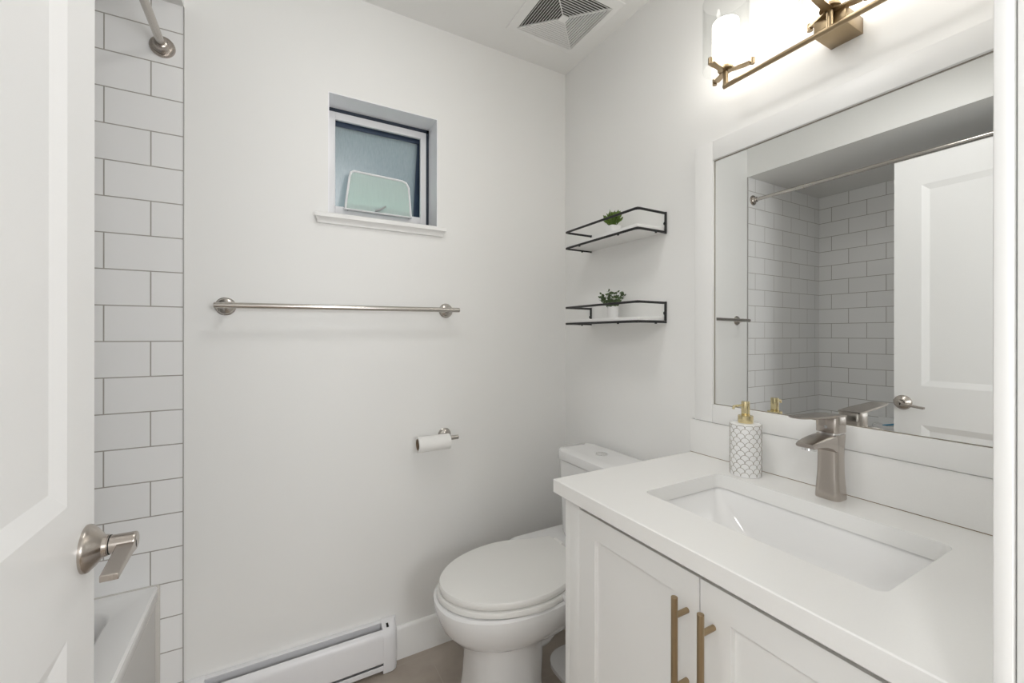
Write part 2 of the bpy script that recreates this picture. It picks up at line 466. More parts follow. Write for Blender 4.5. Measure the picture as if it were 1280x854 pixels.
# ------------------------------------------------------------------ panelled doors
def panel_slab(bm, W_, H_, T, panels, depth, bev, mapf, both=True, mi=0):
    """slab 0..W_, 0..H_, thickness T behind the face (local y>0); panels = (x0,x1,z0,z1) recessed rectangles"""
    xs = sorted({0, W_} | {p[0] for p in panels} | {p[1] for p in panels})
    zs = sorted({0, H_} | {p[2] for p in panels} | {p[3] for p in panels})
    def inp(x, z): return any(p[0] < x < p[1] and p[2] < z < p[3] for p in panels)
    def q(*ps):
        f = bm.faces.new([bm.verts.new(Vector(mapf(*p))) for p in ps]); f.material_index = mi
    for side in ((0, 1), (T, -1)):
        y0, s = side
        pn = panels if (side[0] == 0 or both) else []
        for x0, x1 in zip(xs, xs[1:]):
            for z0, z1 in zip(zs, zs[1:]):
                if pn and inp((x0 + x1) / 2, (z0 + z1) / 2): continue
                q((x0, y0, z0), (x1, y0, z0), (x1, y0, z1), (x0, y0, z1))
        for (a, b, c, d) in pn:
            y1 = y0 + s * depth; g = bev
            o_ = [(a, y0, c), (b, y0, c), (b, y0, d), (a, y0, d)]
            i_ = [(a + g, y1, c + g), (b - g, y1, c + g), (b - g, y1, d - g), (a + g, y1, d - g)]
            for k in range(4):
                q(o_[k], o_[(k + 1) % 4], i_[(k + 1) % 4], i_[k])
            q(*i_)
    for (p1, p2) in (((0, 0), (W_, 0)), ((W_, 0), (W_, H_)), ((W_, H_), (0, H_)), ((0, H_), (0, 0))):
        q((p1[0], 0, p1[1]), (p2[0], 0, p2[1]), (p2[0], T, p2[1]), (p1[0], T, p1[1]))
    bmesh.ops.remove_doubles(bm, verts=bm.verts[:], dist=1e-5)
    return bm

DYH, DYE = .118, .8752
door = bpy.data.objects.new('door_1', None); C.objects.link(door); door.location = (-.2575, DYH, .012); door['kind'] = 'structure'
bm = NB(); DW = DYE - DYH
panel_slab(bm, DW, 2.005, .035, [(.097, DW - .095, .964 , 1.875), (.097, DW - .095, .20, .788)], .009, .026,
           lambda x, y, z: (-.24 - y, DYE - x, .012 + z))
obj('door_leaf', bm, M['door'], door, sharp=8)
hy, hz = .842, .893
for sgn, x0 in ((1, -.24), (-1, -.275)):
    bm = NB()
    P = [(.0335, 0), (.0337, .003), (.0330, .005), (.0270, .011), (.0205, .0165), (.0158, .020), (.0150, .025), (.0138, .0252), (.0138, .027)]
    if sgn < 0: P = [(r, h * .55) for r, h in P]
    lathe(bm, P, (x0, hy, hz), (sgn, 0, 0), 56)
    ho = obj('door_handle', bm, M['nickel'], door)
    L = .058 if sgn > 0 else .040
    bm = NB()
    lathe(bm, [(.0132, .026 if sgn > 0 else .014), (.0132, L - .002), (.0115, L), (0, L)], (x0, hy, hz), (sgn, 0, 0), 40)
    a = x0 + sgn * (L - .0215); b_ = x0 + sgn * L
    xa, xb = min(a, b_), max(a, b_)
    # flat lever blade running back towards the hinge side
    secs = []
    for t, dz, hh, w0 in ((0, -.004, .0085, 0), (.2, -.0045, .0062, .0), (.6, -.0080, .0050, .001), (1, -.0115, .0045, .0015)):
        y = hy - .004 - t * .084
        x0_, x1_ = xa + w0 * .8, xb - w0 * .3
        secs.append([(x0_, y, hz + dz - hh), (x1_, y, hz + dz - hh), (x1_, y, hz + dz + hh), (x0_, y, hz + dz + hh)])
    loft(bm, secs, smooth=False)
    obj('lever', bm, M['nickel'], ho, bevel=.0012)
    if sgn > 0:
        bm = NB(); lathe(bm, [(.0140, .0262), (.0140, .0275)], (x0, hy, hz), (1, 0, 0), 40); obj('lever_joint', bm, M['dark'], ho)
bm = NB()
box(bm, -.262, -.252, DYE - .001, DYE + .0012, hz - .028, hz + .028, .0005)
box(bm, -.261, -.253, DYE - .001, DYE + .008, hz - .009, hz + .009, .002)
obj('latch', bm, M['nickel_s'], door)
for z in (.25, 1.02, 1.80):
    bm = NB(); lathe(bm, [(.006, 0), (.006, .09)], (-.236, DYH - .006, z), n=14)
    obj('hinge', bm, M['nickel_s'], door)

# ------------------------------------------------------------------ bathtub
TX1, TZ = -.2956, .474
tub = thing('bathtub', 'white alcove bathtub with a flat rim under the subway tiles, partly behind the open door', 'bathtub', (-.69, .85, 0))
bm = NB()
x0, x1, y0, y1 = XL + .001, TX1, YF1 + .007, YB - .007
cx, cy, hx, hy_ = (x0 + x1) / 2, (y0 + y1) / 2, (x1 - x0) / 2, (y1 - y0) / 2
rings = [rrect(cx, cy, hx - .006, hy_, .004, .0), rrect(cx, cy, hx - .006, hy_, .004, .42), rrect(cx, cy, hx - .001, hy_, .006, .435),
         rrect(cx, cy, hx, hy_, .006, TZ - .006), rrect(cx, cy, hx - .005, hy_ - .001, .004, TZ),
         rrect(cx, cy, hx - .072, hy_ - .062, .075, TZ), rrect(cx, cy, hx - .080, hy_ - .070, .075, TZ - .006),
         rrect(cx, cy, hx - .095, hy_ - .09, .08, TZ - .06), rrect(cx, cy, hx - .115, hy_ - .13, .09, .15), rrect(cx, cy, hx - .16, hy_ - .19, .09, .10)]
loft(bm, rings, cap0=True, cap1=True)
obj('tub_shell', bm, M['acrylic'], tub)
bm = NB(); lathe(bm, [(.028, 0), (.028, .003), (.02, .005), (0, .005)], (cx, cy + hy_ - .30, .0995), n=32); obj('tub_drain', bm, M['chrome'], tub)
bm = NB(); box(bm, TX1 - .010, TX1 + .004, YB - .0105, YB - .0055, 0, TZ - .002, .001); box(bm, XL + .01, TX1, YB - .0105, YB - .0055, TZ - .002, TZ + .003, .001)
struct('trim_5', bm, M['caulk'])
# shower rod
rod = thing('shower_curtain_rod', 'brushed nickel shower curtain rod with round end flanges spanning the tub alcove', 'shower rod', (-.288, .85, 2.046))
RX, RZ = -.288, 2.046
bm = NB(); tube(bm, [(RX, YF1 + .012, RZ), (RX, .80, RZ), (RX, YB - .012, RZ)], .0105, 24)
lathe(bm, [(.0125, 0), (.0125, .03)], (RX, YB - .30, RZ), (0, 1, 0), 24)
obj('rod_tube', bm, M['nickel_s'], rod)
for y, s in ((YB - .006, -1), (YF1 + .006, 1)):
    bm = NB(); lathe(bm, [(.031, 0), (.031, .003), (.029, .006), (.024, .0065), (.024, .010), (.019, .013), (.0165, .017), (.0155, .026), (.0125, .028)], (RX, y, RZ), (0, s, 0), 48)
    obj('end_flange', bm, M['nickel'], rod)
# small soap dish on the long tiled wall, seen in the mirror
sd = thing('soap_dish', 'small white ceramic soap dish on the tiled tub wall, seen in the mirror', 'soap dish', (XL, 1.16, .60))
bm = NB(); loft(bm, [rrect(XL + .045, 1.165, .045, .075, .03, .585), rrect(XL + .05, 1.165, .05, .085, .04, .60), rrect(XL + .05, 1.165, .05, .085, .04, .615), rrect(XL + .05, 1.165, .042, .075, .035, .612), rrect(XL + .05, 1.165, .035, .065, .03, .600)])
obj('dish', bm, M['ceramic'], sd)
bm = NB(); box(bm, XL + .0003, XL + .012, 1.09, 1.24, .565, .655, .005); obj('back_plate', bm, M['ceramic'], sd)
rz_ = thing('razor', 'blue and black safety razor lying in the white soap dish, seen in the mirror', 'razor', (XL + .05, 1.12, .602))
bm = NB(); tube(bm, [(XL + .06, 1.20, .608), (XL + .055, 1.16, .618), (XL + .05, 1.125, .632)], [.005, .006, .004], 10); obj('handle', bm, M['blue'], rz_)
bm = NB(); box(bm, XL + .03, XL + .07, 1.110, 1.124, .626, .640, .003); obj('blade_head', bm, M['dark'], rz_)
sd.location.z += .03; rz_.location.z += .03

# ------------------------------------------------------------------ baseboard heater
hx0, hx1 = XT + .004, .390
heat = thing('baseboard_heater', 'white electric baseboard heater along the foot of the wall under the towel bar', 'heater', (.08, YB - .03, 0))
bm = NB()
prism_x(bm, [(YB - .001, .012), (YB - .006, .012), (YB - .006, .158), (YB - .018, .158), (YB - .018, .163), (YB - .001, .163)], hx0 + .05, .337)
prism_x(bm, [(YB - .006, .012), (YB - .053, .012), (YB - .054, .030), (YB - .050, .030), (YB - .050, .016), (YB - .006, .016)], hx0 + .05, .337)
obj('back_plate', bm, M['heater'], heat, bevel=.001)
bm = NB()
prism_x(bm, [(YB - .0555, .040), (YB - .057, .046), (YB - .055, .125), (YB - .050, .142), (YB - .040, .150), (YB - .036, .149), (YB - .037, .146), (YB - .047, .139), (YB - .052, .124), (YB - .0535, .044)], hx0 + .05, .337)
obj('front_panel', bm, M['heater'], heat, bevel=.0006)
bm = NB()
k = hx0 + .06
while k < .332: box(bm, k, k + .0008, YB - .044, YB - .012, .05, .11); k += .009
tube(bm, [(hx0 + .05, YB - .028, .08), (.337, YB - .028, .08)], .008, 12)
obj('heating_fins', bm, M['fin'], heat)
for a, b_, rnd in ((.337, hx1, 1), (hx0, hx0 + .05, -1)):
    bm = NB()
    cols = []
    for t in [i / 8 for i in range(9)]:
        # outer end of the cap rounds back towards the wall
        u = t if rnd > 0 else 1 - t
        d = .058 if u < .5 else .058 - .026 * (1 - math.sqrt(max(0, 1 - ((u - .5) / .5) ** 2)))
        x = a + (b_ - a) * t
        cols.append([(x, YB - .001, .002), (x, YB - d + .003, .002), (x, YB - d, .03), (x, YB - d + .001, .126), (x, YB - d + .007, .143), (x, YB - d + .017, .152), (x, YB - d * .35, .164), (x, YB - .001, .165)])
    loft(bm, cols, smooth=True)
    if rnd > 0:
        for q in range(3): box(bm, .352, .359, YB - .030 - q * .005, YB - .027 - q * .005, .157 - q * .0015, .1615 - q * .001, mi=1)
    obj('end_cap', bm, [M['heater'], M['dark']], heat)

# ------------------------------------------------------------------ towel bar and paper holder
def rosette(bm, x, z, r=.028, y=YB, s=-1):
    lathe(bm, [(r, 0), (r, .003), (r * .94, .0045), (r * .86, .006), (r * .80, .010), (r * .50, .014), (r * .36, .018), (r * .34, .062)], (x, y, z), (0, s, 0), 48)
tb = thing('towel_bar', 'long brushed nickel towel bar with two round wall mounts, empty, below the window', 'towel bar', (.23, YB, 1.295))
za, zb = 1.2925, 1.3000
def tz(x): return za + (zb - za) * (x + .158) / .777
bm = NB(); tube(bm, [(-.158, YB - .066, tz(-.158)), (.619, YB - .066, tz(.619))], .0088, 28)
obj('bar', bm, M['nickel_s'], tb, bevel=.0008)
for x in (-.134, .588):
    bm = NB(); rosette(bm, x, tz(x)); obj('wall_mount', bm, M['nickel_s'], tb)
tp = thing('paper_holder', 'brushed nickel toilet paper holder arm with a round wall plate, low on the wall', 'paper holder', (.583, YB, .814))
bm = NB(); rosette(bm, .583, .8135, .026); obj('wall_mount', bm, M['nickel_s'], tp)
bm = NB(); tube(bm, [(.462, YB - .062, .8125), (.583, YB - .062, .8125), (.6165, YB - .062, .8125)], .0082, 20); obj('arm', bm, M['nickel_s'], tp, bevel=.0006)
roll = thing('toilet_roll', 'nearly used up white toilet paper roll with dark core hanging on the metal arm', 'toilet paper', (.518, YB - .062, .80))
bm = NB(); lathe(bm, [(.0215, 0), (.0285, 0), (.0285, .122), (.0215, .122), (.0215, 0)], (.457, YB - .062, .8010), (1, 0, 0), 48, cap0=False, cap1=False); obj('paper', bm, M['paper'], roll)
bm = NB(); lathe(bm, [(.0195, .0005), (.0213, .0005), (.0213, .1215), (.0195, .1215), (.0195, .0005)], (.457, YB - .062, .8010), (1, 0, 0), 40, cap0=False, cap1=False); obj('core', bm, M['card'], roll)

# ------------------------------------------------------------------ wire shelves with plants
SY0, SY1, SX = 1.0125, 1.4055, 1.0336
def make_shelf(zb_, label):
    t = thing('wall_shelf', label, 'shelf', (XW, (SY0 + SY1) / 2, zb_), 'wire shelves beside the mirror')
    zt = zb_ + .0650; r = .0042; c_ = .012
    def U(z): return [(XW - .002, SY0, z), (SX + c_, SY0, z), (SX + .003, SY0 + .003, z), (SX, SY0 + c_, z), (SX, SY1 - c_, z), (SX + .003, SY1 - .003, z), (SX + c_, SY1, z), (XW - .002, SY1, z)]
    bm = NB(); tube(bm, U(zt), r, 10)
    tube(bm, [(XW - .0035, SY0, zb_ - r), (XW - .0035, SY0, zt + r)], r, 10); tube(bm, [(XW - .0035, SY1, zb_ - r), (XW - .0035, SY1, zt + r)], r, 10)
    tube(bm, U(zb_), r, 10)
    for y in (SY0, SY1): lathe(bm, [(.006, 0), (.006, .004), (.003, .005)], (XW - .004, y, zb_ + .030), (-1, 0, 0), 12)
    for (x, y) in ((SX, SY0 + .09), (SX, SY1 - .09), (XW - .05, SY0), (XW - .05, SY1)):
        lathe(bm, [(.004, 0), (.004, .004)], (x, y, zb_ - .007), (0, 0, 1), 10)
    obj('wire_frame', bm, M['black'], t)
    bm = NB(); box(bm, SX + .0035, XW, SY0 + .0035, SY1 - .0035, zb_ + .001, zb_ + .0155, .001); obj('shelf_board', bm, M['shelf'], t)
    return t
make_shelf(1.5560, 'upper white wall shelf with black wire rail, holding the bushy bright green plant')
make_shelf(1.2500, 'lower white wall shelf with black wire rail, holding the sparse dark green plant')

def leaf(bm, base, d, L, Wd, mi=0):
    d = Vector(d).normalized(); u, v = frame_for(d)
    a = random.uniform(0, pi); side = u * cos(a) + v * sin(a); nrm = d.cross(side)
    P = [(0, 0), (.25, .8), (.55, 1), (.85, .55), (1, 0)]
    base = Vector(base); L_ = []; R_ = []; Mi = []
    for t, w_ in P:
        p = base + d * (L * t) + nrm * (-.12 * L * t * t)
        Mi.append(bm.verts.new(p + nrm * (-.0006)))
        L_.append(bm.verts.new(p + side * (w_ * Wd)) if w_ else Mi[-1]); R_.append(bm.verts.new(p - side * (w_ * Wd)) if w_ else Mi[-1])
    for i in range(len(P) - 1):
        for S_ in (L_, R_):
            vs = []
            for q in (Mi[i], Mi[i + 1], S_[i + 1], S_[i]):
                if q not in vs: vs.append(q)
            if len(vs) >= 3:
                f = bm.faces.new(vs); f.material_index = mi; f.smooth = True

px_, py_ = 1.0980, 1.197
pl = thing('potted_plant', 'bushy bright green artificial plant in a white pot on the upper shelf', 'plant', (px_, 1.200, 1.5715))
bm = NB(); loft(bm, [rrect(px_, 1.2, .018, .018, .006, 1.5718), rrect(px_, 1.2, .0235, .0235, .008, 1.6090), rrect(px_, 1.2, .021, .021, .006, 1.6090), rrect(px_, 1.2, .020, .020, .006, 1.603)])
obj('pot', bm, M['pot'], pl, bevel=0)
bm = NB()
for i in range(64):
    a = random.uniform(0, 2 * pi); r0 = random.uniform(0, .014); el = random.uniform(.75, 1.5)
    b0 = (px_ + r0 * cos(a), 1.2 + r0 * sin(a), 1.604 + random.uniform(0, .012))
    dr = Vector((cos(a) * cos(el), sin(a) * cos(el), sin(el)))
    L = random.uniform(.040, .058)
    tube(bm, [Vector(b0), Vector(b0) + dr * L * .55], .0007, 5)
    leaf(bm, Vector(b0) + dr * L * .5, dr, L * .50, .0052)
    leaf(bm, Vector(b0) + dr * L * .25, dr + Vector((random.uniform(-.5, .5), random.uniform(-.5, .5), .2)), L * .45, .0048)
obj('foliage', bm, M['leaf1'], pl)
pl2 = thing('potted_plant', 'sparse dark green artificial plant in a white cylinder pot on the lower shelf', 'plant', (px_, py_, 1.2655))
bm = NB(); lathe(bm, [(.0195, 0), (.0200, .001), (.0205, .0455), (.0195, .046), (.0180, .046), (.0178, .040), (0, .040)], (px_, py_, 1.2658), n=36)
obj('pot', bm, M['pot'], pl2)
bm = NB()
for i in range(34):
    a = 2 * pi * i / 34 + random.uniform(-.1, .1); el = random.uniform(.42, 1.45); L = random.uniform(.045, .062) * (1 if el < 1.1 else .95)
    b0 = Vector((px_ + .008 * cos(a), py_ + .008 * sin(a), 1.303)); pts = []
    for k in range(5):
        t = k / 4; pts.append(b0 + Vector((cos(a) * cos(el), sin(a) * cos(el), sin(el))) * L * t + Vector((0, 0, .006 * t * t)))
    tube(bm, pts, .0007, 5)
    for k in range(1, 5):
        for s in (-1, 1):
            dd = Vector((cos(a + s * 1.1) * .8, sin(a + s * 1.1) * .8, random.uniform(.1, .9)))
            leaf(bm, pts[k], dd, random.uniform(.010, .014), .0040)
obj('foliage', bm, M['leaf2'], pl2)

# ------------------------------------------------------------------ ceiling vent fan
vent = thing('ceiling_vent', 'square white ceiling exhaust vent grille with concentric louvres near the corner', 'vent', (.943, 1.299, H))
vx, vy = .9440, 1.2985
bm = NB()
def sq(h, z): return [(vx - h, vy - h, z), (vx + h, vy - h, z), (vx + h, vy + h, z), (vx - h, vy + h, z)]
loft(bm, [sq(.160, H - .0005), sq(.158, H - .004), sq(.131, H - .012), sq(.127, H - .012), sq(.127, H - .0005)], cap0=False, cap1=False, smooth=False)
obj('outer_frame', bm, M['trim'], vent)
bm = NB(); box(bm, vx - .127, vx + .127, vy - .127, vy + .127, H - .003, H - .001); obj('vent_shade_sheet', bm, M['gap_shade'], vent)  # flat dark sheet, its colour stands in for shade behind the louvres
bm = NB()
n_ = 11
for i in range(n_):
    h = .121 - i * .0097
    zc = H - .0125 - .000 * i
    loft(bm, [sq(h + .0022, zc), sq(h + .0006, zc - .0006), sq(h - .0022, zc + .0040), sq(h - .0010, zc + .0046), sq(h + .0022, zc)], cap0=False, cap1=False, smooth=False)
h = .016; box(bm, vx - h, vx + h, vy - h, vy + h, H - .014, H - .010)
for sx in (-1, 1):
    for sy in (-1, 1):
        a_, b_ = Vector((vx + sx * .015, vy + sy * .015, H - .0125)), Vector((vx + sx * .125, vy + sy * .125, H - .0125))
        p = Vector((-sy * sx, 1, 0)).normalized() * .0016 if True else None
        p = Vector((-(b_ - a_).y, (b_ - a_).x, 0)).normalized() * .0016
        loft(bm, [[a_ - p, a_ + p, a_ + p + Vector((0, 0, .006)), a_ - p + Vector((0, 0, .006))], [b_ - p, b_ + p, b_ + p + Vector((0, 0, .006)), b_ - p + Vector((0, 0, .006))]], smooth=False)
obj('louvre_grille', bm, M['trim'], vent)

# ------------------------------------------------------------------ mirror
mir = thing('wall_mirror', 'large wall mirror in a wide flat white frame above the vanity', 'mirror', (XW, .5, .94))
my0, my1, mz0, mz1 = .165, .8225, .9968, 1.7310
bm = NB()
fx = 1.1486
box(bm, fx, XW, my1, .8835, .9425, 1.7885, .0015)                 # far side board
box(bm, fx, XW, my0, my1 - .0004, mz1, 1.7885, .0015)             # top board
box(bm, fx, XW, my0, my1 - .0004, .9425, mz0, .0015)              # bottom board
box(bm, fx, XW, .104, my0 - .0004, .9425, 1.7885, .0015)          # near side board
obj('mirror_frame', bm, M['trim'], mir)
bm = NB()
for (a, b_, c, d) in ((my1 - .0022, my1, mz0, mz1), (my0, my1, mz1 - .0022, mz1), (my0, my1, mz0, mz0 + .0022)):
    box(bm, XM - .0012, XM - .0002, a, b_, c, d)
obj('mirror_edge', bm, M['goldline'], mir)
bm = NB(); box(bm, XM, XW - .001, my0 + .0005, my1 - .0005, mz0 + .0005, mz1 - .0005); obj('mirror_glass', bm, M['mirror'], mir)

# ------------------------------------------------------------------ vanity cabinet
CF, CYa, CYb, CT = .6465, .104, .878, .8005
van = thing('vanity_cabinet', 'white shaker vanity cabinet with two doors under the sink countertop', 'cabinet', (.9, .49, 0))
bm = NB()
box(bm, CF, XW - .003, CYb - .018, CYb, 0, CT - .0005, .0008)
box(bm, CF, XW - .003, CYa, CYa + .018, 0, CT - .0005, .0008)
box(bm, CF, CF + .02, CYb - .057, CYb - .0181, .10, CT - .0005, .0006); box(bm, CF, CF + .02, CYa + .0181, CYa + .052, .10, CT - .0005, .0006)
box(bm, CF + .0, CF + .022, CYa + .05, CYb - .055, .10, .128, .0006)
box(bm, CF + .06, CF + .075, CYa + .018, CYb - .018, 0, .10)
box(bm, CF + .02, XW - .003, CYa + .018, CYb - .018, .10, .115)
box(bm, XW - .012, XW - .003, CYa + .018, CYb - .018, .115, CT - .02)
obj('cabinet_body', bm, M['cab'], van)
bm = NB(); box(bm, CF + .021, CF + .023, CYa + .02, CYb - .02, .12, CT - .0008); obj('cabinet_shade_sheet', bm, M['gap_shade'], van)  # dark sheet painted as the shade in the gaps around the doors
dz0, dz1 = .131, .7822
for (ya, yb, hyd) in ((.4880, .8215, .5125), (.1565, .4855, .4600)):
    bm = NB(); Wd = yb - ya; Hd = dz1 - dz0; st = .0565
    panel_slab(bm, Wd, Hd, .018, [(st, Wd - st, st, Hd - .0510)], .0085, .0015, lambda x, y, z: (CF + y, yb - x, dz0 + z), both=False)
    d = obj('door', bm, M['cab'], van, bevel=.0008)
    bm = NB()
    tube(bm, [(CF - .0335, hyd, .552), (CF - .0335, hyd, .7455)], .0058, 24)
    for z in (.712, .586): tube(bm, [(CF + .0005, hyd, z), (CF - .0335, hyd, z)], .0048, 18)
    obj('handle', bm, M['brass'], d, bevel=.0006)

# ------------------------------------------------------------------ countertop, sink, backsplash
KX0, KX1, KY0, KY1, KZ = .6245, XW - .0005, .104, .9010, .836
sx0, sx1, sy0, sy1 = .7590, 1.0360, .2700, .7230
top = thing('countertop', 'white quartz countertop with a rectangular sink cut-out on the vanity', 'countertop', (.9, .5, KZ))
bm = NB()
def slab_with_hole(bm, z0, z1):
    scx, scy, shx, shy = (sx0 + sx1) / 2, (sy0 + sy1) / 2, (sx1 - sx0) / 2, (sy1 - sy0) / 2
    hole = rrect(scx, scy, shx, shy, .018, 0, 6)
    n = len(hole)
    # outer ring sampled so that each hole vertex has a partner
    outer = []
    per = n // 4
    cs = [(KX1, KY1), (KX0, KY1), (KX0, KY0), (KX1, KY0)]
    for q in range(4):
        for k in range(per):
            x, y, _ = hole[q * per + k]
            t = k / (per - 1)
            if t < .5: px, py = ((KX1, y), (x, KY1), (KX0, y), (x, KY0))[q]
            elif t > .5: px, py = ((x, KY1), (KX0, y), (x, KY0), (KX1, y))[q]
            else: px, py = cs[q]
            outer.append((px, py))
    def R(pts, z, e=0): return [(min(max(p[0], KX0 + e), KX1), min(max(p[1], KY0 + e), KY1 - e), z) for p in pts]
    e = .002
    loft(bm, [R([(h[0], h[1]) for h in hole], z0), R(outer, z0, e), R(outer, z0 + e), R(outer, z1 - e), R(outer, z1, e), R([(h[0], h[1]) for h in hole], z1), R([(h[0], h[1]) for h in hole], z0)], cap0=False, cap1=False, smooth=False)
slab_with_hole(bm, CT, KZ)
bmesh.ops.remove_doubles(bm, verts=bm.verts[:], dist=1e-6)
obj('counter_slab', bm, M['quartz'], top)
scx, scy, shx, shy = (sx0 + sx1) / 2, (sy0 + sy1) / 2, (sx1 - sx0) / 2, (sy1 - sy0) / 2
sink = thing('undermount_sink', 'white rectangular ceramic sink set under the quartz countertop', 'sink', (scx, scy, .68))
bm = NB()
ft = CT - .0008
loft(bm, [rrect(scx, scy, shx + .02, shy + .02, .03, ft), rrect(scx, scy, shx + .003, shy + .003, .02, ft), rrect(scx, scy, shx + .001, shy + .001, .022, ft - .010),
          rrect(scx, scy, shx - .012, shy - .025, .04, ft - .05), rrect(scx + .0, scy, shx - .035, shy - .075, .06, ft - .095),
          rrect(scx + .01, scy, shx - .075, shy - .13, .06, ft - .112), rrect(scx + .02, scy, .024, .024, .0235, ft - .117),
          rrect(scx + .02, scy, .024, .024, .0235, ft - .125),
          rrect(scx + .02, scy, .04, .04, .03, ft - .130), rrect(scx, scy, shx + .0, shy - .03, .05, ft - .10), rrect(scx, scy, shx + .02, shy + .02, .03, ft - .012)], cap0=False, cap1=False)
R0 = None
obj('sink_bowl', bm, M['ceramic'], sink, subsurf=1)
bm = NB(); lathe(bm, [(.021, 0), (.021, .004), (.018, .006), (.008, .007), (0, .0075)], (scx + .02, scy, ft - .122), n=32)
obj('sink_drain', bm, M['chrome'], sink)
bm = NB(); box(bm, 1.1530, XW - .0005, .104, .9045, KZ + .0012, .9405, .0012); bs = obj('backsplash', bm, M['quartz'], base=(1.16, .5, KZ))
tag(bs, 'low white quartz backsplash strip between countertop and mirror frame', 'backsplash')
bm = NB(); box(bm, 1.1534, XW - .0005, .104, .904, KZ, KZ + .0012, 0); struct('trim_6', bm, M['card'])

# ------------------------------------------------------------------ faucet
fxx, fyy = 1.1060, .4915
fa = thing('basin_faucet', 'single lever brushed nickel basin faucet behind the sink', 'faucet', (fxx, fyy, KZ))
bm = NB()
secs = []
for z, hx_, hy2, ox in ((KZ + .0002, .0225, .0250, 0), (KZ + .003, .0230, .0255, 0), (KZ + .02, .0225, .0245, 0), (KZ + .06, .0205, .0222, 0), (KZ + .095, .0200, .0218, 0),
                   (KZ + .120, .0208, .0225, 0), (KZ + .138, .0220, .0232, 0), (KZ + .146, .0222, .0234, 0)):
    secs.append(rrect(fxx + ox, fyy, hx_, hy2, .011, z, 5))
loft(bm, secs)
obj('body', bm, M['nickel'], fa)
bm = NB()   # arched spout
secs = []
for t, x, zt, zb2, hw in ((0, .004, .1455, .095, .0215), (.1, -.014, .1465, .106, .0215), (.25, -.034, .1465, .1165, .0215), (.5, -.060, .1450, .1230, .0210), (.75, -.086, .1420, .1250, .0205), (.93, -.104, .1385, .1255, .0195), (1, -.111, .1360, .1275, .0180)):
    z0, z1 = KZ + zb2, KZ + zt; x_ = fxx + x; ring = []
    rr = min((z1 - z0) / 2, .006)
    for (sy_, sz_, a0) in ((1, 1, 0), (-1, 1, 90), (-1, -1, 180), (1, -1, 270)):
        for k in range(4):
            a = radians(a0 + 30 * k)
            ring.append((x_, fyy + sy_ * (hw - rr) + rr * cos(a), (z0 + z1) / 2 + sz_ * ((z1 - z0) / 2 - rr) + rr * sin(a)))
    secs.append(ring)
loft(bm, secs)
obj('spout', bm, M['nickel'], fa)
bm = NB(); lathe(bm, [(.0125, 0), (.0130, .002), (.0130, .011), (.0105, .0115), (.0100, .009), (0, .009)], (fxx - .092, fyy, KZ + .130), (-.15, 0, -1), 32)
obj('aerator', bm, M['chrome'], fa)
bm = NB(); loft(bm, [rrect(fxx, fyy, .019, .020, .010, KZ + .1458), rrect(fxx, fyy, .019, .020, .010, KZ + .1510)]); obj('neck_ring', bm, M['chrome'], fa)
bm = NB()
loft(bm, [rrect(fxx, fyy, .0222, .0232, .010, KZ + .1505, 5), rrect(fxx, fyy, .0226, .0236, .010, KZ + .1520, 5), rrect(fxx, fyy, .0226, .0236, .010, KZ + .183, 5), rrect(fxx, fyy, .0215, .0225, .009, KZ + .1855, 5)])
cap_ = obj('lever_cap', bm, M['nickel'], fa)
bm = NB(); secs = []
for t, x, zc, th, hw in ((0, .021, .1855, .0030, .0225), (.15, -.005, .1865, .0040, .0225), (.3, -.030, .1880, .0042, .0220), (.6, -.080, .1905, .0034, .0210), (.85, -.125, .1935, .0028, .0195), (.96, -.143, .1950, .0024, .0170), (1, -.150, .1955, .0016, .0120)):
    x_ = fxx + x; z_ = KZ + zc
    secs.append([(x_, fyy - hw, z_ + th), (x_, fyy - hw, z_ - th * .2), (x_, fyy - hw * .5, z_ - th), (x_, fyy + hw * .5, z_ - th), (x_, fyy + hw, z_ - th * .2), (x_, fyy + hw, z_ + th), (x_, fyy, z_ + th)])
loft(bm, secs)
obj('lever', bm, M['nickel'], cap_)
bm = NB(); lathe(bm, [(.0035, 0), (.0035, .0008), (0, .001)], (fxx - .0224, fyy, KZ + .163), (-1, 0, 0), 16); obj('temperature_dot', bm, M['chrome'], cap_)

# ------------------------------------------------------------------ soap dispenser
qx, qy, qr = 1.0910, .6830, .0376
sp_ = thing('soap_dispenser', 'white cylinder soap dispenser with fish scale pattern and gold pump beside the faucet', 'soap dispenser', (qx, qy, KZ))
bm = NB()
lathe(bm, [(qr - .003, 0), (qr - .0006, .001), (qr, .003), (qr, .134), (qr - .0006, .1365), (qr - .003, .1375), (.017, .1375)], (qx, qy, KZ), n=96)
na, rh = 12, .0112
aw = 2 * pi / na; halfw = qr * aw / 2
for r_ in range(12):
    for a_ in range(na):
        ac = (a_ + (.5 if r_ % 2 else 0)) * aw; pts = []
        for k in range(9):
            th = pi * k / 8
            du = -cos(th) * aw / 2; dz = sin(th) ** .85 * .0112
            z = KZ + .003 + r_ * rh + dz - .0
            if z > KZ + .134: z = KZ + .134
            pts.append((qx + (qr + .0001) * cos(ac + du), qy + (qr + .0001) * sin(ac + du), z))
        tube(bm, pts, .00062, 4, mi=1, cap=False)
obj('bottle', bm, [M['ceramic'], M['goldline']], sp_)
bm = NB(); lathe(bm, [(.0180, 0), (.0185, .001), (.0185, .018), (.0175, .019), (.0100, .0195), (.0095, .024), (.0095, .0300)], (qx, qy, KZ + .1375), n=40); pc = obj('pump_collar', bm, M['gold'], sp_)
bm = NB(); lathe(bm, [(.0095, 0), (.0102, .001), (.0102, .034), (.0096, .0365), (0, .037)], (qx, qy, KZ + .1570), n=36)
dv = Vector((-.62, .10, 0)).normalized()
